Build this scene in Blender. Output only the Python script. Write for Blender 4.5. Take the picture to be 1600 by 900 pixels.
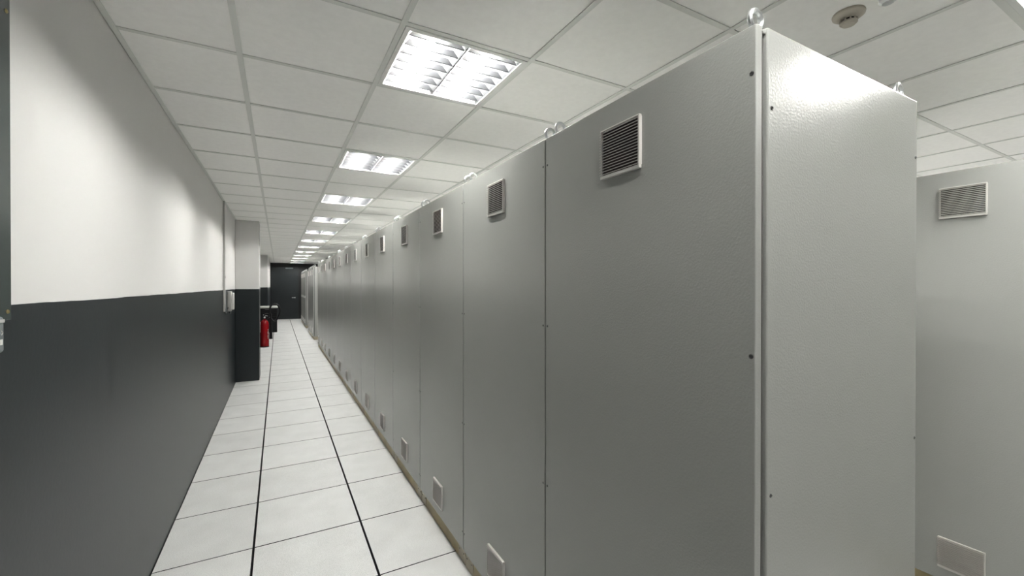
import bpy, bmesh, math, random
from mathutils import Vector, Matrix

# ------------------------------------------------------------------ camera, world, exposure
scene = bpy.context.scene
C = scene.collection
for o in list(bpy.data.objects):
    bpy.data.objects.remove(o)
PI = math.pi
EYE = 1.543
cam_data = bpy.data.cameras.new('camera')
cam_data.sensor_width = 36.0
cam_data.lens = 666.25 * 36.0 / 1600.0
cam_data.clip_start = 0.02
cam_data.clip_end = 100
camera = bpy.data.objects.new('camera', cam_data)
C.objects.link(camera)
camera.location = (0, 0, EYE)
camera.rotation_euler = (PI / 2 - 0.0046, 0, -0.5017)
scene.camera = camera

world = bpy.data.worlds.new('world')
scene.world = world
world.use_nodes = True
world.node_tree.nodes['Background'].inputs[0].default_value = (0.9, 0.95, 1, 1)
world.node_tree.nodes['Background'].inputs[1].default_value = 0.02

vs = scene.view_settings
vs.view_transform = 'Standard'
vs.look = 'None'
vs.gamma = 1.0
vs.use_curve_mapping = False
vs.exposure = 1.27
TUBE = 190.0            # radiance of the fluorescent tubes

random.seed(4)
scene.cycles.max_bounces = 16
scene.cycles.diffuse_bounces = 10
scene.cycles.glossy_bounces = 8

# ------------------------------------------------------------------ key sizes (metres)
CEIL = 2.604
T = 0.6
CX, CY = -0.1523, 1.7238      # a ceiling grid crossing
FX, FY = -0.1298, 2.930       # a floor grid crossing
WL = -0.603                   # left wall
WR = 6.60                     # right wall
YB, YE = -2.60, 22.50         # rear wall, end wall
ROW = 0.888                   # door fronts of the long row
ROW0 = 0.541                  # where the long row begins
PITCH = 0.817
H = 2.10

# ------------------------------------------------------------------ materials
def mat(name):
    m = bpy.data.materials.new(name)
    m.use_nodes = True
    nt = m.node_tree
    return m, nt, nt.nodes['Principled BSDF']

def simple(name, col, rough=0.5, metal=0.0, spec=0.5, bump=None, mottle=None, coat=0.0):
    """bump=(scale, strength, distance)  mottle=(scale, amount)"""
    m, nt, b = mat(name)
    b.inputs['Base Color'].default_value = (*col, 1)
    b.inputs['Roughness'].default_value = rough
    b.inputs['Metallic'].default_value = metal
    b.inputs['Specular IOR Level'].default_value = spec
    b.inputs['Coat Weight'].default_value = coat
    geo = nt.nodes.new('ShaderNodeNewGeometry')
    if mottle:
        n = nt.nodes.new('ShaderNodeTexNoise')
        n.inputs['Scale'].default_value = mottle[0]
        n.inputs['Detail'].default_value = 4
        nt.links.new(geo.outputs['Position'], n.inputs['Vector'])
        r = nt.nodes.new('ShaderNodeMapRange')
        r.inputs['From Min'].default_value = 0.3
        r.inputs['From Max'].default_value = 0.7
        r.inputs['To Min'].default_value = 1 - mottle[1]
        r.inputs['To Max'].default_value = 1 + mottle[1]
        nt.links.new(n.outputs[0], r.inputs[0])
        mx = nt.nodes.new('ShaderNodeVectorMath')
        mx.operation = 'SCALE'
        mx.inputs[0].default_value = col
        nt.links.new(r.outputs[0], mx.inputs['Scale'])
        nt.links.new(mx.outputs[0], b.inputs['Base Color'])
    if bump:
        n = nt.nodes.new('ShaderNodeTexNoise')
        n.inputs['Scale'].default_value = bump[0]
        n.inputs['Detail'].default_value = 1.5
        nt.links.new(geo.outputs['Position'], n.inputs['Vector'])
        bp = nt.nodes.new('ShaderNodeBump')
        bp.inputs['Strength'].default_value = bump[1]
        bp.inputs['Distance'].default_value = bump[2]
        nt.links.new(n.outputs[0], bp.inputs['Height'])
        nt.links.new(bp.outputs[0], b.inputs['Normal'])
    return m

def wall_paint():
    """white above, dark grey gloss paint below a hand-cut line"""
    m, nt, b = mat('two_tone_wall_paint')
    geo = nt.nodes.new('ShaderNodeNewGeometry')
    sep = nt.nodes.new('ShaderNodeSeparateXYZ')
    nt.links.new(geo.outputs['Position'], sep.inputs[0])
    wob = nt.nodes.new('ShaderNodeTexNoise')
    wob.inputs['Scale'].default_value = 3.0
    nt.links.new(geo.outputs['Position'], wob.inputs['Vector'])
    ad = nt.nodes.new('ShaderNodeMath'); ad.operation = 'MULTIPLY_ADD'
    nt.links.new(wob.outputs[0], ad.inputs[0])
    ad.inputs[1].default_value = 0.012
    nt.links.new(sep.outputs[2], ad.inputs[2])
    gt = nt.nodes.new('ShaderNodeMath'); gt.operation = 'GREATER_THAN'
    nt.links.new(ad.outputs[0], gt.inputs[0])
    gt.inputs[1].default_value = 1.500
    # scuffs on the dark paint: vertical smears
    mp = nt.nodes.new('ShaderNodeMapping')
    mp.inputs['Scale'].default_value = (6, 9, 1.1)
    nt.links.new(geo.outputs['Position'], mp.inputs[0])
    sm = nt.nodes.new('ShaderNodeTexNoise')
    sm.inputs['Scale'].default_value = 1.6
    sm.inputs['Detail'].default_value = 5
    nt.links.new(mp.outputs[0], sm.inputs['Vector'])
    rmp = nt.nodes.new('ShaderNodeMapRange')
    rmp.inputs['From Min'].default_value = 0.35
    rmp.inputs['From Max'].default_value = 0.7
    rmp.inputs['To Min'].default_value = 0.9
    rmp.inputs['To Max'].default_value = 1.12
    nt.links.new(sm.outputs[0], rmp.inputs[0])
    dk = nt.nodes.new('ShaderNodeVectorMath'); dk.operation = 'SCALE'
    dk.inputs[0].default_value = (0.0085, 0.0125, 0.0145)
    nt.links.new(rmp.outputs[0], dk.inputs['Scale'])
    mix = nt.nodes.new('ShaderNodeMix'); mix.data_type = 'RGBA'
    nt.links.new(gt.outputs[0], mix.inputs['Factor'])
    nt.links.new(dk.outputs[0], mix.inputs['A'])
    mix.inputs['B'].default_value = (0.57, 0.565, 0.553, 1)
    b.inputs['Specular IOR Level'].default_value = 0.5
    nt.links.new(mix.outputs['Result'], b.inputs['Base Color'])
    ro = nt.nodes.new('ShaderNodeMapRange')
    ro.inputs['To Min'].default_value = 0.38
    ro.inputs['To Max'].default_value = 0.75
    nt.links.new(gt.outputs[0], ro.inputs[0])
    nt.links.new(ro.outputs[0], b.inputs['Roughness'])
    n = nt.nodes.new('ShaderNodeTexNoise')
    n.inputs['Scale'].default_value = 60
    nt.links.new(geo.outputs['Position'], n.inputs['Vector'])
    bp = nt.nodes.new('ShaderNodeBump')
    bp.inputs['Strength'].default_value = 0.12
    bp.inputs['Distance'].default_value = 0.002
    nt.links.new(n.outputs[0], bp.inputs['Height'])
    nt.links.new(bp.outputs[0], b.inputs['Normal'])
    return m

def floor_tile_mat():
    m, nt, b = mat('speckled_floor_tile')
    geo = nt.nodes.new('ShaderNodeNewGeometry')
    fine = nt.nodes.new('ShaderNodeTexNoise')
    fine.inputs['Scale'].default_value = 330
    fine.inputs['Detail'].default_value = 2
    nt.links.new(geo.outputs['Position'], fine.inputs['Vector'])
    cr = nt.nodes.new('ShaderNodeValToRGB')
    cr.color_ramp.elements[0].position = 0.36
    cr.color_ramp.elements[0].color = (0.42, 0.425, 0.418, 1)
    cr.color_ramp.elements[1].position = 0.56
    cr.color_ramp.elements[1].color = (0.615, 0.62, 0.608, 1)
    nt.links.new(fine.outputs[0], cr.inputs[0])
    big = nt.nodes.new('ShaderNodeTexNoise')
    big.inputs['Scale'].default_value = 5
    big.inputs['Detail'].default_value = 6
    nt.links.new(geo.outputs['Position'], big.inputs['Vector'])
    r = nt.nodes.new('ShaderNodeMapRange')
    r.inputs['From Min'].default_value = 0.3
    r.inputs['From Max'].default_value = 0.7
    r.inputs['To Min'].default_value = 0.94
    r.inputs['To Max'].default_value = 1.05
    nt.links.new(big.outputs[0], r.inputs[0])
    oi = nt.nodes.new('ShaderNodeObjectInfo')
    r2 = nt.nodes.new('ShaderNodeMapRange')
    r2.inputs['To Min'].default_value = 0.97
    r2.inputs['To Max'].default_value = 1.03
    nt.links.new(oi.outputs['Random'], r2.inputs[0])
    mu = nt.nodes.new('ShaderNodeMath'); mu.operation = 'MULTIPLY'
    nt.links.new(r.outputs[0], mu.inputs[0]); nt.links.new(r2.outputs[0], mu.inputs[1])
    sc = nt.nodes.new('ShaderNodeVectorMath'); sc.operation = 'SCALE'
    nt.links.new(cr.outputs[0], sc.inputs[0]); nt.links.new(mu.outputs[0], sc.inputs['Scale'])
    nt.links.new(sc.outputs[0], b.inputs['Base Color'])
    b.inputs['Roughness'].default_value = 0.42
    return m

def tube_mat(name, power):
    m, nt, b = mat(name)
    b.inputs['Base Color'].default_value = (0.9, 0.9, 0.9, 1)
    b.inputs['Emission Color'].default_value = (1.0, 0.988, 0.952, 1)
    b.inputs['Emission Strength'].default_value = power
    return m

M = dict(
    wall=wall_paint(),
    tile=floor_tile_mat(),
    tube=tube_mat('fluorescent_tube', TUBE),
    dimtube=tube_mat('dimmed_fluorescent_tube', TUBE * 0.78),  # same tube, output lowered to tone down side panel and second row
    slab=simple('black_joint', (0.006, 0.006, 0.006), 0.9),
    plain=simple('soffit', (0.3, 0.3, 0.3), 0.9),
    ctile=simple('mineral_ceiling_tile', (0.91, 0.905, 0.885), 0.92, bump=(160, 0.18, 0.002), mottle=(30, 0.02)),
    tbar=simple('grey_tee_bar', (0.66, 0.67, 0.64), 0.45),
    cab=simple('grey_cabinet_paint', (0.33, 0.335, 0.318), 0.24, spec=0.24, bump=(185, 0.60, 0.001), mottle=(2.5, 0.012)),
    roof=simple('matt_roof_paint', (0.28, 0.285, 0.27), 0.7, spec=0.2),
    carc=simple('carcass_grey', (0.20, 0.20, 0.19), 0.6),
    dark=simple('rubber_black', (0.01, 0.01, 0.01), 0.7),
    vent=simple('vent_plastic', (0.54, 0.525, 0.495), 0.45),
    slat=simple('slat_plastic', (0.42, 0.40, 0.375), 0.5),
    filt=simple('filter_mat', (0.03, 0.022, 0.018), 0.95),
    plinth=simple('ochre_plinth_trim', (0.33, 0.27, 0.145), 0.5, mottle=(9, 0.15)),
    corner=simple('beige_plinth_corner', (0.34, 0.30, 0.22), 0.5, mottle=(12, 0.1)),
    screw=simple('dark_screw', (0.10, 0.10, 0.10), 0.3, metal=0.8),
    zinc=simple('zinc_plated_steel', (0.66, 0.68, 0.68), 0.36, metal=1.0),
    steel=simple('brushed_steel', (0.6, 0.6, 0.6), 0.3, metal=1.0),
    brass=simple('brass_screw', (0.34, 0.27, 0.13), 0.4, metal=1.0),
    refl=simple('reflector_satin_dark', (0.022, 0.023, 0.025), 0.6),
    blade=simple('louvre_satin_dark', (0.016, 0.017, 0.019), 0.6),
    house=simple('luminaire_white', (0.70, 0.71, 0.69), 0.5),
    smoke=simple('ivory_plastic', (0.45, 0.415, 0.35), 0.5),
    red=simple('red_enamel', (0.25, 0.004, 0.007), 0.22, coat=0.3),
    blk=simple('black_plastic', (0.006, 0.006, 0.007), 0.5, spec=0.3),
    label=simple('pale_label', (0.55, 0.52, 0.5), 0.6, mottle=(90, 0.5)),
    door=simple('slate_door_paint', (0.007, 0.0105, 0.0125), 0.45, mottle=(2, 0.06)),
    endw=simple('black_end_wall', (0.006, 0.0065, 0.007), 0.6),
    pale=simple('pale_laminate', (0.66, 0.66, 0.63), 0.5),
    duct=simple('duct_pvc', (0.42, 0.42, 0.40), 0.5),
    board=simple('dark_green_gloss_board', (0.030, 0.042, 0.040), 0.22, mottle=(30, 0.12)),
    grey=simple('grey_plastic', (0.15, 0.17, 0.175), 0.4),
)

# ------------------------------------------------------------------ mesh helpers
class MB:
    def __init__(self):
        self.bm = bmesh.new()
    def box(self, x0, x1, y0, y1, z0, z1, bev=0.0, seg=1):
        t = bmesh.new()
        v = [t.verts.new((x, y, z)) for x in (x0, x1) for y in (y0, y1) for z in (z0, z1)]
        for f in ((0, 1, 3, 2), (4, 6, 7, 5), (0, 4, 5, 1), (2, 3, 7, 6), (0, 2, 6, 4), (1, 5, 7, 3)):
            t.faces.new([v[i] for i in f])
        if bev:
            bmesh.ops.bevel(t, geom=t.edges[:], offset=bev, segments=seg, affect='EDGES', profile=0.5)
        self._merge(t)
        return self
    def _merge(self, t, mtx=None):
        if mtx:
            bmesh.ops.transform(t, matrix=mtx, verts=t.verts)
        me = bpy.data.meshes.new('tmp')
        t.to_mesh(me); t.free()
        self.bm.from_mesh(me)
        bpy.data.meshes.remove(me)
    def prism(self, pts, axis, a, b):
        """extrude a closed 2D outline along an axis ('x','y','z') from a to b"""
        def P(p, q):
            return {'x': (q, p[0], p[1]), 'y': (p[0], q, p[1]), 'z': (p[0], p[1], q)}[axis]
        t = bmesh.new()
        A = [t.verts.new(P(p, a)) for p in pts]
        B = [t.verts.new(P(p, b)) for p in pts]
        n = len(pts)
        t.faces.new(A); t.faces.new(B[::-1])
        for i in range(n):
            t.faces.new((A[i], B[i], B[(i + 1) % n], A[(i + 1) % n]))
        bmesh.ops.recalc_face_normals(t, faces=t.faces)
        self._merge(t)
        return self
    def lathe(self, prof, n=20, mtx=None):
        t = bmesh.new()
        rings = []
        for r, z in prof:
            if r < 1e-6:
                rings.append([t.verts.new((0, 0, z))])
            else:
                rings.append([t.verts.new((r * math.cos(2 * PI * k / n), r * math.sin(2 * PI * k / n), z)) for k in range(n)])
        for a, b in zip(rings, rings[1:]):
            for k in range(n):
                q = (k + 1) % n
                if len(a) == 1 and len(b) == 1:
                    continue
                if len(a) == 1:
                    t.faces.new((a[0], b[k], b[q]))
                elif len(b) == 1:
                    t.faces.new((a[k], b[0], a[q]))
                else:
                    t.faces.new((a[k], b[k], b[q], a[q]))
        bmesh.ops.recalc_face_normals(t, faces=t.faces)
        self._merge(t, mtx)
        return self
    def tube(self, pts, r, n=8, closed=False):
        pts = [Vector(p) for p in pts]
        rs = r if isinstance(r, (list, tuple)) else [r] * len(pts)
        t = bmesh.new()
        rings = []
        N = len(pts)
        up = None
        for i, p in enumerate(pts):
            if closed:
                d = pts[(i + 1) % N] - pts[i - 1]
            else:
                d = pts[min(i + 1, N - 1)] - pts[max(i - 1, 0)]
            d.normalize()
            if up is None:
                up = d.orthogonal().normalized()
            up = (up - d * up.dot(d)).normalized()
            w = d.cross(up)
            rings.append([t.verts.new(p + (up * math.cos(2 * PI * k / n) + w * math.sin(2 * PI * k / n)) * rs[i]) for k in range(n)])
        pairs = list(zip(rings, rings[1:]))
        if closed:
            # find the twist that closes the ring best
            a, b = rings[-1], rings[0]
            s = min(range(n), key=lambda s: (a[0].co - b[s].co).length)
            pairs.append((a, b[s:] + b[:s]))
        for a, b in pairs:
            for k in range(n):
                q = (k + 1) % n
                t.faces.new((a[k], a[q], b[q], b[k]))
        if not closed:
            t.faces.new(rings[0][::-1]); t.faces.new(rings[-1])
        bmesh.ops.recalc_face_normals(t, faces=t.faces)
        self._merge(t)
        return self
    def mesh(self, name, m, smooth=False):
        me = bpy.data.meshes.new(name)
        self.bm.to_mesh(me); self.bm.free()
        me.materials.append(m)
        if smooth:
            for p in me.polygons:
                p.use_smooth = True
            me.set_sharp_from_angle(angle=math.radians(40))
        return me

def link(name, me, parent=None, loc=(0, 0, 0), kind=None):
    o = bpy.data.objects.new(name, me)
    C.objects.link(o)
    o.location = loc
    if parent:
        o.parent = parent
    if kind:
        o['kind'] = kind
    return o

def tag(o, label, cat, group=None):
    o['label'] = label
    o['category'] = cat
    if group:
        o['group'] = group
    return o

def thing(name, label, cat, loc, group=None):
    return tag(link(name, None, None, loc), label, cat, group)

def structure(name, me, parent=None):
    return link(name, me, parent, kind='structure')

def box(*a, **k):
    return MB().box(*a, **k)

ORD = ['', 'first', 'second', 'third', 'fourth', 'fifth', 'sixth', 'seventh', 'eighth', 'ninth', 'tenth',
       'eleventh', 'twelfth', 'thirteenth', 'fourteenth', 'fifteenth']

# ------------------------------------------------------------------ walls, columns, end wall and door
structure('wall_left', box(WL - 0.15, WL, YB, YE, -0.02, 2.72).mesh('wall_left', M['wall']))
structure('wall_right', box(WR, WR + 0.15, YB, YE, -0.02, 2.72).mesh('wall_right', M['wall']))
structure('wall_rear', box(WL - 0.15, WR + 0.15, YB - 0.15, YB, -0.02, 2.72).mesh('wall_rear', M['wall']))
structure('wall_end', box(WL - 0.15, WR + 0.15, YE, YE + 0.15, -0.02, 2.72).mesh('wall_end', M['endw']))
structure('wall_column', box(WL, -0.272, 8.105, 8.60, 0.0, CEIL - 0.001, bev=0.006, seg=2).mesh('wall_column', M['wall']))
structure('wall_jog', box(WL, -0.315, 17.0, YE, 0.0, CEIL - 0.001, bev=0.006, seg=2).mesh('wall_jog', M['wall']))

door = structure('door_1', box(-0.29, 0.83, YE - 0.055, YE - 0.005, 0.012, 2.42, bev=0.004).mesh('door_leaf', M['door']))
fr = MB()
fr.box(-0.314, -0.294, YE - 0.07, YE, 0.0, 2.46)
fr.box(0.834, 0.90, YE - 0.07, YE, 0.0, 2.46)
fr.box(-0.294, 0.834, YE - 0.07, YE, 2.425, 2.46)
link('door_frame', fr.mesh('door_frame', M['endw']), door)
hd = MB()
hd.tube([(0.69, YE - 0.055, 1.0), (0.69, YE - 0.11, 1.0), (0.56, YE - 0.115, 1.0)], 0.012)
hd.lathe([(0, 0), (0.026, 0), (0.026, 0.008), (0, 0.008)], 16, Matrix.Translation((0.69, YE - 0.055, 1.0)) @ Matrix.Rotation(PI / 2, 4, 'X'))
link('door_handle', hd.mesh('door_handle', M['steel'], True), door)['label'] = 'steel lever handle'
cl = MB().box(0.30, 0.62, YE - 0.11, YE - 0.056, 2.345, 2.40, bev=0.006)
link('door_closer', cl.mesh('door_closer', M['grey']), door)

# ------------------------------------------------------------------ floor of lift-out tiles
fl = structure('floor', box(WL, WR, YB, YE, -0.10, -0.03).mesh('floor', M['slab']))
GY, GX = 0.0052, 0.0027      # half joints: wide along the corridor, fine across
def trim_edges(me):           # black edge trim round every tile
    me.materials.append(M['slab'])
    for p in me.polygons:
        if p.normal.z < 0.9:
            p.material_index = 1
    return me
def tile_mesh(x0, x1):
    me = box(x0, x1, 0, T - 2 * GX, -0.03, 0.0, bev=0.0012).mesh('floor_tile', M['tile'])
    return trim_edges(me)
cols = [(WL + 0.004, FX - GY), (FX + GY, FX + T - GY), (FX + T + GY, FX + 2 * T - GY)]
rest = MB()
j0 = math.ceil((YB - FY) / T)
j1 = math.floor((YE - FY) / T)
meshes = [tile_mesh(*c) for c in cols]
for j in range(j0, j1):
    for me in meshes:
        link('floor_tile', me, fl, (0, FY + j * T + GX, random.uniform(-0.0006, 0.0)))
yy = FY + j1 * T + GX
if YE - yy > 0.03:
    rest.box(WL + 0.004, FX + 2 * T, yy, YE, -0.03, 0)
rest.box(WL + 0.004, FX + 2 * T, YB, FY + j0 * T - GX, -0.03, 0)
x = FX + 2 * T
while x < WR - 0.05:
    xb = min(x + T, WR)
    for j in range(j0, j1 + 1):
        rest.box(x + GY, xb - GY, FY + j * T + GX, min(FY + (j + 1) * T - GX, YE), -0.03, -0.0005)
    x += T
link('floor_tile_field', trim_edges(rest.mesh('floor_tile_field', M['tile'])), fl, kind='stuff')

# ------------------------------------------------------------------ suspended ceiling
ce = structure('ceiling', box(WL, WR, YB, YE, 2.74, 2.78).mesh('ceiling', M['plain']))
TH = CEIL + 0.005             # visible face of the tiles, above the tee flange
lights = []                   # (column, k) -> grid cells taken by luminaires
LCOL = {0: 1, 1: 4, 2: 7, 3: 10}     # luminaire column -> grid column
for k in range(-2, 12):  # rearmost one is unseen, added to light the near side panel
    lights.append((0, k))
for k in (-1, 1, 3, 5):
    lights.append((1, k))
for k in range(-1, 5):  # unseen columns, added to brighten the ceiling on the right
    lights.append((2, k))
    lights.append((3, k))
taken = {(LCOL[c], 3 * k) for c, k in lights}
jj0 = math.floor((YB - CY) / T)
jj1 = math.floor((YE - CY) / T)
ii1 = math.floor((WR - CX) / T)
HB = 0.012
full = box(0.0015, T - 0.0015, 0.0015, T - 0.0015, TH, TH + 0.015).mesh('ceiling_tile', M['ctile'])
cut = box(T - (CX - WL) + 0.003, T - 0.0015, 0.0015, T - 0.0015, TH, TH + 0.015).mesh('ceiling_tile_cut', M['ctile'])
field = MB()
for i in range(-1, ii1 + 1):
    for j in range(jj0, jj1 + 1):
        if (i, j) in taken:
            continue
        x, y = CX + i * T, CY + j * T
        inside = y > YB and y + T < YE and x + T < WR
        if inside and y < 12.0 and y > -0.7 and i < 9:
            link('ceiling_tile', cut if i < 0 else full, ce, (x, y, 0))
        else:
            field.box(max(x, WL) + 0.0015, min(x + T, WR) - 0.0015, max(y, YB) + 0.0015, min(y + T, YE) - 0.0015, TH, TH + 0.015)
link('ceiling_tile_field', field.mesh('ceiling_tile_field', M['ctile']), ce, kind='stuff')
main = box(-HB, HB, YB, YE, CEIL, CEIL + 0.003).box(-0.003, 0.003, YB, YE, CEIL + 0.003, CEIL + 0.04).mesh('main_tee', M['tbar'])
for i in range(0, ii1 + 1):
    link('main_tee', main, ce, (CX + i * T, 0, 0))
cross = box(WL, WR, -HB, HB, CEIL + 0.001, CEIL + 0.004).mesh('cross_tee', M['tbar'])
for j in range(jj0 + 1, jj1 + 1):
    link('cross_tee', cross, ce, (0, CY + j * T, 0))
link('wall_angle', box(WL + 0.0025, WL + 0.024, YB, YE, CEIL - 0.001, CEIL + 0.003).mesh('wall_angle', M['tbar']), ce)

# ------------------------------------------------------------------ recessed louvre luminaires
LW = T - 0.028                # visible module
def bay_x(s):                 # the two bays of a luminaire
    return (0.034, 0.297) if s == 0 else (0.303, 0.566)
Y0, Y1 = 0.034, 0.566
NB = 7
def blade_outline(x0, x1):
    xm = (x0 + x1) / 2
    return [(x0 + 0.004, CEIL + 0.001), (x1 - 0.004, CEIL + 0.001), (x1 - 0.028, CEIL + 0.030),
            (xm + 0.035, CEIL + 0.026), (xm - 0.035, CEIL + 0.026), (x0 + 0.028, CEIL + 0.030)]
def add_blade(mb, s, y):
    x0, x1 = bay_x(s)
    mb.prism(blade_outline(x0, x1), 'y', y - 0.003, y + 0.003)
def reflector(mb, s):
    x0, x1 = bay_x(s)
    prof = [(0, 0), (0.010, 0.022), (0.028, 0.045), (0.055, 0.064), (0.085, 0.074)]
    L = [(x0 + a, CEIL + b) for a, b in prof] + [(x1 - a, CEIL + b) for a, b in prof[::-1]]
    O = [(x0 - 0.001 + 0.0 * a, CEIL + 0.0) for a in (0,)] + [(x0 - 0.001, CEIL + 0.078), (x1 + 0.001, CEIL + 0.078), (x1 + 0.001, CEIL)]
    mb.prism(L + O[::-1], 'y', Y0, Y1)
lm = {}
t_ = MB()
t_.box(0.0125, 0.034, 0.0125, T - 0.0125, CEIL - 0.003, CEIL + 0.01, bev=0.001)
t_.box(T - 0.034, T - 0.0125, 0.0125, T - 0.0125, CEIL - 0.003, CEIL + 0.01, bev=0.001)
t_.box(0.034, T - 0.034, 0.0125, 0.034, CEIL - 0.003, CEIL + 0.01, bev=0.001)
t_.box(0.034, T - 0.034, T - 0.034, T - 0.0125, CEIL - 0.003, CEIL + 0.01, bev=0.001)
lm['frame'] = t_.mesh('frame', M['house'])
t_ = MB()
t_.box(0.02, T - 0.02, 0.02, T - 0.02, CEIL + 0.085, CEIL + 0.092)
t_.box(0.02, 0.026, 0.02, T - 0.02, CEIL + 0.01, CEIL + 0.085)
t_.box(T - 0.026, T - 0.02, 0.02, T - 0.02, CEIL + 0.01, CEIL + 0.085)
t_.box(0.026, T - 0.026, 0.02, 0.026, CEIL + 0.01, CEIL + 0.085)
t_.box(0.026, T - 0.026, T - 0.026, T - 0.02, CEIL + 0.01, CEIL + 0.085)
lm['housing'] = t_.mesh('housing', M['house'])
for s in (0, 1):
    t_ = MB(); reflector(t_, s); lm['reflector', s] = t_.mesh('reflector', M['refl'], True)
    x0, x1 = bay_x(s)
    lm['tube', s] = MB().tube([((x0 + x1) / 2, Y0 + 0.01, CEIL + 0.047), ((x0 + x1) / 2, Y1 - 0.01, CEIL + 0.047)], 0.013, 10).mesh('tube', M['tube'], True)
    lm['dimtube', s] = lm['tube', s].copy()
    lm['dimtube', s].materials[0] = M['dimtube']
    t_ = MB(); add_blade(t_, s, 0.0); lm['blade', s] = t_.mesh('louvre_blade', M['blade'])
    t_ = MB()
    for q in range(NB):
        add_blade(t_, s, Y0 + (q + 0.5) * (Y1 - Y0) / NB)
    lm['louvre', s] = t_.mesh('louvre', M['blade'])
for c, k in lights:
    loc = (CX + LCOL[c] * T, CY + 3 * k * T, 0)
    if c == 0 and k >= 0:
        lab = 'lit square louvre light over the corridor, %s from the dark end door' % ORD[12 - k]
        grp = 'louvre lights along the corridor'
    elif c == 1 and k == -1:
        lab = 'louvre ceiling light above the second cabinet row, beside the smoke detector'
        grp = None
    else:
        lab = 'unseen louvre ceiling light set among the white tiles away from the open corridor'
        grp = 'louvre lights away from the corridor'
    root = thing('ceiling_light', lab, 'ceiling light', loc, grp)
    link('frame', lm['frame'], root)
    link('housing', lm['housing'], root)
    for s in (0, 1):
        r = link('reflector', lm['reflector', s], root)
        link('fluorescent_tube', lm['dimtube' if c == 1 or k == -1 else 'tube', s], root)
        if (c, k) in ((0, 0), (0, 1), (1, -1)):
            for q in range(NB):
                link('louvre_blade', lm['blade', s], r, (0, Y0 + (q + 0.5) * (Y1 - Y0) / NB, 0))
        else:
            link('louvre', lm['louvre', s], root)

# ------------------------------------------------------------------ cabinets
W = PITCH
G = 0.0038
D = 0.80
cm = {}
cm['plinth'] = box(0.016, D - 0.02, 0.012, W - 0.012, 0.0, 0.089).mesh('plinth_trim', M['plinth'])
cm['corner'] = box(0.013, 0.10, 0.0, 0.10, 0.0, 0.089, bev=0.002).mesh('plinth_corner', M['corner'])
cm['carcass'] = box(0.034, D - 0.004, 0.010, W - 0.010, 0.089, 2.085).mesh('carcass', M['carc'])
cm['seal'] = box(0.0225, 0.036, 0.014, W - 0.014, 0.10, 2.09).mesh('door_seal', M['dark'])
cm['roof'] = box(0.030, D, 0.003, W - 0.003, 2.085, H - 0.002, bev=0.003).mesh('roof_panel', M['roof'])
cm['rear'] = box(D - 0.006, D, 0.004, W - 0.004, 0.092, 2.084, bev=0.0015).mesh('rear_panel', M['cab'])
cm['door'] = box(0.0, 0.0225, G, W - G, 0.092, H, bev=0.0026, seg=2).mesh('door', M['cab'])
cm['side'] = box(0.035, D, -0.0005, 0.012, 0.092, H, bev=0.004, seg=3).mesh('side_panel', M['cab'])
# eyebolt: ring in the XZ plane on a collar
t_ = MB()
t_.tube([(0.0205 * math.cos(a), 0, 0.0375 + 0.0205 * math.sin(a)) for a in [2 * PI * q / 20 for q in range(20)]], 0.0062, 8, closed=True)
t_.lathe([(0, 0), (0.015, 0), (0.015, 0.008), (0.009, 0.018), (0, 0.018)], 14)
cm['eye'] = t_.mesh('eyebolt', M['zinc'], True)
# screw head facing -x with a slot
def screw_mesh(r, axis):
    mb = MB()
    mb.lathe([(0, -0.002), (r, -0.002), (r, 0.0006), (r * 0.72, 0.0014), (r * 0.62, 0.0004), (0, 0.0004)], 12,
             Matrix.Rotation(-PI / 2 if axis == 'x' else PI / 2, 4, 'Y' if axis == 'x' else 'X'))
    return mb.mesh('screw', M['screw'], True)
cm['screw'] = screw_mesh(0.0042, 'x')
cm['bigscrew'] = screw_mesh(0.0052, 'x')
cm['sidescrew'] = screw_mesh(0.0046, 'y')
# vent grille 0.165 x 0.150, centred on y, base at z = 0
VW, VH, NS = 0.163, 0.150, 16
t_ = MB()
t_.box(-0.011, 0.0, -VW / 2, VW / 2, 0.0, 0.010, bev=0.0012)
t_.box(-0.011, 0.0, -VW / 2, VW / 2, VH - 0.005, VH, bev=0.0012)
t_.box(-0.011, 0.0, -VW / 2 - 0.0005, -VW / 2 + 0.0045, 0.010, VH - 0.005)
t_.box(-0.0075, 0.0, VW / 2 - 0.0045, VW / 2 - 0.001, 0.010, VH - 0.005)
cm['frame'] = t_.mesh('vent_grille', M['vent'])
def slat(mb, z):
    mb.prism([(-0.0125, z - 0.0012), (-0.0125, z + 0.0010), (-0.0052, z + 0.0040), (-0.0052, z + 0.0020)], 'y', -VW / 2 + 0.002, VW / 2 + 0.001)
t_ = MB(); slat(t_, 0.0); cm['slat'] = t_.mesh('slat', M['slat'])
SZ = [0.0125 + (VH - 0.0225) * q / (NS - 1) for q in range(NS)]
t_ = MB()
for z in SZ: slat(t_, z)
cm['slats'] = t_.mesh('slats', M['slat'])
cm['filter'] = box(-0.0018, 0.0, -VW / 2 + 0.004, VW / 2 - 0.004, 0.008, VH - 0.004).mesh('filter_mat', M['filt'])
cm['handle'] = box(-0.025, 0.0, 0.0, 0.03, 0.0, 0.09, bev=0.008, seg=2).mesh('handle', M['duct'])

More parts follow.
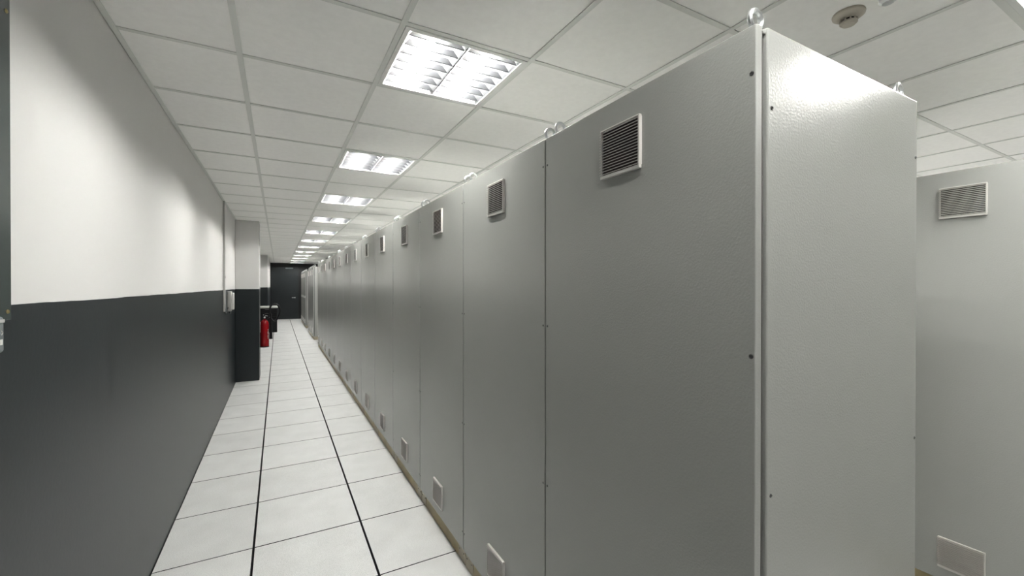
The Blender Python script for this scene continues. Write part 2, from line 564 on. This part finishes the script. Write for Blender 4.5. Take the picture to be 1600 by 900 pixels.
def cabinet(x, y, label, group, detail, near_side=False, far_side=False, handle=False):
    root = thing('steel_cabinet', label, 'cabinet', (x, y, 0), group)
    link('plinth_trim', cm['plinth'], root)
    for yc in (0.004, W - 0.104):
        p = link('plinth_corner', cm['corner'], root, (0, yc, 0))
        if detail:
            for ys in (0.02, 0.08):
                link('screw', cm['screw'], p, (0.0128, ys, 0.055))
    link('carcass', cm['carcass'], root)
    link('roof_panel', cm['roof'], root)
    link('rear_panel', cm['rear'], root)
    d = link('door', cm['door'], root)
    link('door_seal', cm['seal'], root)
    if detail:
        for ys, me in ((0.013, cm['bigscrew'] if near_side else cm['screw']), (W - 0.016, cm['screw'])):
            for z in (1.997, 1.392, 0.79, 0.19):
                link('screw', me, d, (0, ys, z))
    if handle:
        link('handle', cm['handle'], d, (0, 0.03, 1.10))
    for z in (1.872, 0.157):
        v = link('vent_grille', cm['frame'], root, (0, W / 2, z))
        link('filter_mat', cm['filter'], v)
        if detail:
            for q in SZ:
                link('slat', cm['slat'], v, (0, 0, q))
        else:
            link('slats', cm['slats'], v)
    for ex in (0.045, D - 0.035):
        for ey in (0.033, W - 0.036):
            link('eyebolt', cm['eye'], root, (ex, ey, H - 0.003))
    for on, ys, sg in ((near_side, 0.0, 1), (far_side, W, -1)):
        if on:
            sp = link('side_panel', cm['side'], root, (0, ys, 0))
            sp.scale = (1, sg, 1)
            if detail:
                for xs in (0.050, D - 0.012):
                    for z in (1.928, 1.087, 0.24):
                        link('screw', cm['sidescrew'], sp, (xs, -0.0005, z))
    return root

for i in range(14):
    if i == 0:
        lab = 'tall grey steel cabinet at the end of the long row, bare side panel showing'
    else:
        lab = 'grey steel cabinet in the long row, %s counting from the bare side panel' % ORD[i + 1]
    cabinet(ROW, ROW0 + i * PITCH, lab, 'grey cabinets of the long row', i < 4, near_side=(i == 0), far_side=(i == 13))
for i in range(3):
    cabinet(ROW - 0.004, 13.44 + i * PITCH, 'grey steel cabinet in the short middle block, %s counting from the long row' % ORD[i + 1],
            'cabinets of the middle block', False, near_side=(i == 0), far_side=(i == 2))
for i in range(4):
    cabinet(ROW - 0.014, 17.31 + i * PITCH, 'grey cabinet with pale handle near the dark door, %s from the middle block' % ORD[i + 1],
            'cabinets of the last block', False, near_side=(i == 0), far_side=(i == 3), handle=True)
for i in range(-1, 3):
    cabinet(2.87, 0.752 - W / 2 + i * PITCH,
            ('grey second-row cabinet standing at the free end of its row, side panel bare',
             'grey cabinet with two vents across the narrow aisle behind the long row',
             'grey second-row cabinet, third from the free end of its row',
             'grey second-row cabinet, fourth from the free end of its row')[i + 1],
            'cabinets of the second row', i == 0, near_side=(i == -1), far_side=(i == 2))

# ------------------------------------------------------------------ ceiling fittings
sd = thing('smoke_detector', 'round ivory smoke detector on the ceiling above the narrow aisle', 'smoke detector', (1.958, 0.833, TH))
link('base', MB().lathe([(0, 0), (0.052, 0), (0.0535, -0.005), (0.052, -0.011), (0.040, -0.020), (0.033, -0.024), (0, -0.024)], 32).mesh('base', M['smoke'], True), sd)
ch = MB()
for q in range(10):
    a = 2 * PI * q / 10
    ch.tube([(0.026 * math.cos(a), 0.026 * math.sin(a), -0.022), (0.026 * math.cos(a), 0.026 * math.sin(a), -0.037)], 0.0028, 6)
link('chamber_posts', ch.mesh('chamber_posts', M['smoke']), sd)
link('chamber', MB().lathe([(0, -0.022), (0.020, -0.022), (0.020, -0.037), (0, -0.037)], 20).mesh('chamber', M['filt']), sd)
link('cap', MB().lathe([(0, -0.034), (0.029, -0.034), (0.029, -0.039), (0.022, -0.046), (0, -0.047)], 32).mesh('cap', M['smoke'], True), sd)

sp = thing('gas_nozzle', 'small chrome nozzle on the ceiling beside the smoke detector', 'nozzle', (1.908, 0.692, TH))
link('rosette', MB().lathe([(0, 0), (0.036, 0), (0.036, -0.005), (0.022, -0.012), (0.014, -0.012), (0, -0.012)], 24).mesh('rosette', M['zinc'], True), sp)
link('nozzle_body', MB().lathe([(0, -0.008), (0.015, -0.008), (0.015, -0.030), (0.028, -0.033), (0.028, -0.050), (0.018, -0.058), (0, -0.058)], 8).mesh('nozzle_body', M['zinc']), sp)

# ------------------------------------------------------------------ things on the left wall
bd = thing('wall_board', 'dark green glossy board screwed to the white wall above the grey box', 'board', (WL, 0.9, 1.457))
link('panel', box(0.0, 0.006, -0.62, 0.669, 0.0, 0.98, bev=0.0015).mesh('panel', M['board']), bd)
sc = MB().lathe([(0, -0.001), (0.0055, -0.001), (0.0055, 0.0008), (0.004, 0.0028), (0, 0.0035)], 14, Matrix.Rotation(PI / 2, 4, 'Y')).mesh('screw', M['brass'], True)
for ys in (-0.60, 0.651):
    for zs in (0.0215, 0.776):
        link('screw', sc, bd, (0.006, ys, zs))['label'] = 'brass corner screw'

sw = thing('wall_box', 'small grey plastic box with a white label under the dark board', 'wall box', (WL, 1.4155, 1.384))
bx = MB().box(0.0, 0.030, -0.05, 0.062, 0.0, 0.087, bev=0.008, seg=3)
link('housing', bx.mesh('housing', M['grey'], True), sw)
link('top_strip', box(0.0295, 0.032, -0.046, 0.056, 0.072, 0.080, bev=0.0005).mesh('top_strip', M['duct']), sw)
link('sticker', box(0.0295, 0.0308, -0.01, 0.050, 0.020, 0.033).mesh('sticker', M['pale']), sw)
ar = MB().tube([(0.0305, 0.044, 0.053), (0.0305, 0.050, 0.048), (0.0305, 0.044, 0.043)], 0.0012, 6)
link('arrow_mark', ar.mesh('arrow_mark', M['pale']), sw)

du = thing('cable_duct', 'thin vertical cable duct running down the white wall from the ceiling', 'cable duct', (WL + 0.001, 6.42, 1.22))
link('duct_body', box(0.0, 0.018, -0.025, 0.025, 0.0, CEIL - 1.22, bev=0.002).mesh('duct_body', M['duct']), du)
link('duct_cover', box(0.018, 0.021, -0.022, 0.022, 0.0, CEIL - 1.22, bev=0.001).mesh('duct_cover', M['duct']), du)
link('joint_clip', box(0.0, 0.026, -0.030, 0.030, 0.42, 0.45, bev=0.002).mesh('joint_clip', M['duct']), du)
link('cable', MB().tube([(0.012, 0.0, 0.005), (0.014, 0.10, -0.03), (0.014, 0.26, 0.0), (0.014, 0.42, 0.03)], 0.008, 8).mesh('cable', M['blk'], True), du)
cb = thing('call_station', 'tall pale wall station mounted beside the cable duct at the paint line', 'wall station', (WL, 6.98, 1.17))
link('housing', box(0.0, 0.045, -0.07, 0.07, 0.03, 0.30, bev=0.006, seg=2).mesh('housing', M['duct'], True), cb)
link('handset', box(0.045, 0.075, -0.025, 0.025, 0.05, 0.28, bev=0.010, seg=2).mesh('handset', M['pale'], True), cb)
link('outlet', MB().lathe([(0, 0), (0.014, 0), (0.014, 0.035), (0, 0.035)], 12, Matrix.Translation((0.022, 0, 0.0))).mesh('outlet', M['grey']), cb)

# ------------------------------------------------------------------ fire extinguisher on the column
ex = thing('fire_extinguisher', 'red fire extinguisher with black hose hung on the side of the column', 'fire extinguisher', (-0.203, 8.36, 0.512))
link('cylinder', MB().lathe([(0, 0.0), (0.055, 0.0), (0.063, 0.006), (0.066, 0.02), (0.066, 0.37), (0.063, 0.405), (0.052, 0.435), (0.034, 0.455), (0.020, 0.462), (0.018, 0.485), (0, 0.485)], 28).mesh('cylinder', M['red'], True), ex)
link('foot_ring', MB().lathe([(0.060, -0.004), (0.067, -0.004), (0.067, 0.014), (0.060, 0.014), (0.060, -0.004)], 28).mesh('foot_ring', M['blk']), ex)
link('valve', MB().lathe([(0, 0.475), (0.022, 0.475), (0.022, 0.50), (0.016, 0.515), (0.016, 0.54), (0, 0.54)], 14).mesh('valve', M['blk'], True), ex)
lv = MB().prism([(-0.02, 0.535), (0.075, 0.508), (0.078, 0.516), (-0.02, 0.547)], 'y', -0.011, 0.011)
link('carry_handle', lv.mesh('carry_handle', M['steel']), ex)
lv = MB().prism([(-0.02, 0.555), (0.05, 0.575), (0.05, 0.583), (-0.02, 0.565)], 'y', -0.009, 0.009)
link('trigger_lever', lv.mesh('trigger_lever', M['blk']), ex)
gz = MB().lathe([(0, 0), (0.014, 0), (0.014, 0.008), (0, 0.009)], 14, Matrix.Translation((0.0, -0.018, 0.50)) @ Matrix.Rotation(PI / 2, 4, 'X'))
link('gauge', gz.mesh('gauge', M['pale']), ex)
def spline(pts, n=6):
    P = [Vector(p) for p in pts]
    out = []
    for i in range(len(P) - 1):
        a, b, c, d = P[max(i - 1, 0)], P[i], P[i + 1], P[min(i + 2, len(P) - 1)]
        for q in range(n):
            t = q / n
            out.append(0.5 * ((2 * b) + (c - a) * t + (2 * a - 5 * b + 4 * c - d) * t * t + (3 * b - a - 3 * c + d) * t ** 3))
    out.append(P[-1])
    return out
hose = spline([(0.018, 0, 0.49), (0.055, -0.01, 0.50), (0.078, -0.01, 0.58), (0.088, -0.01, 0.68), (0.138, 0, 0.722), (0.200, 0, 0.70), (0.232, 0, 0.615), (0.214, 0, 0.52), (0.178, 0, 0.455), (0.135, -0.005, 0.43), (0.098, -0.01, 0.47)])
link('hose', MB().tube(hose, 0.0155, 8).mesh('hose', M['blk'], True), ex)
horn = MB().tube([(0.094, -0.01, 0.56), (0.094, -0.01, 0.46), (0.094, -0.01, 0.42), (0.093, -0.01, 0.13)], [0.013, 0.014, 0.017, 0.026], 14)
link('discharge_horn', horn.mesh('discharge_horn', M['blk'], True), ex)
lb = MB()
t = bmesh.new()
n = 8
va = []
for q in range(n + 1):
    a = math.radians(-95 + 70 * q / n)
    va.append((t.verts.new((0.0666 * math.cos(a), 0.0666 * math.sin(a), 0.12)), t.verts.new((0.0666 * math.cos(a), 0.0666 * math.sin(a), 0.29))))
for q in range(n):
    t.faces.new((va[q][0], va[q + 1][0], va[q + 1][1], va[q][1]))
link('bracket', box(-0.069, -0.055, -0.03, 0.03, 0.25, 0.42).mesh('bracket', M['steel']), ex)
t.free()
# vertical lettering on the cylinder's side, too small to read: short white strokes
st = MB()
for q, z in enumerate([0.14 + 0.021 * w for w in range(8)]):
    a = math.radians(-38)
    mx = Matrix.Rotation(a, 4, 'Z')
    tt = bmesh.new()
    w = 0.006 + 0.004 * (q % 3)
    vv = [tt.verts.new(p) for p in ((0.0664, -w, z), (0.0664, w, z), (0.0664, w, z + 0.012), (0.0664, -w, z + 0.012))]
    tt.faces.new(vv)
    st._merge(tt, mx)
link('lettering', st.mesh('lettering', M['label']), ex)

# ------------------------------------------------------------------ low black cabinet further on
lc = thing('low_cabinet', 'low black cabinet with a pale top against the left wall', 'low cabinet', (WL + 0.02, 16.25, 0))
link('body', box(0.0, 0.552, 0.018, 0.46, 0.0, 0.81, bev=0.003).mesh('body', M['blk']), lc)
link('top', box(-0.01, 0.572, -0.01, 0.47, 0.81, 0.868, bev=0.004).mesh('top', M['pale']), lc)
for z0, z1 in ((0.03, 0.53), (0.545, 0.66), (0.675, 0.80)):
    d_ = link('drawer', box(0.006, 0.546, 0.0, 0.018, z0, z1, bev=0.002).mesh('drawer', M['blk']), lc)
    link('drawer_pull', box(0.20, 0.35, -0.012, 0.0, z1 - 0.035, z1 - 0.022, bev=0.002).mesh('drawer_pull', M['carc']), d_)
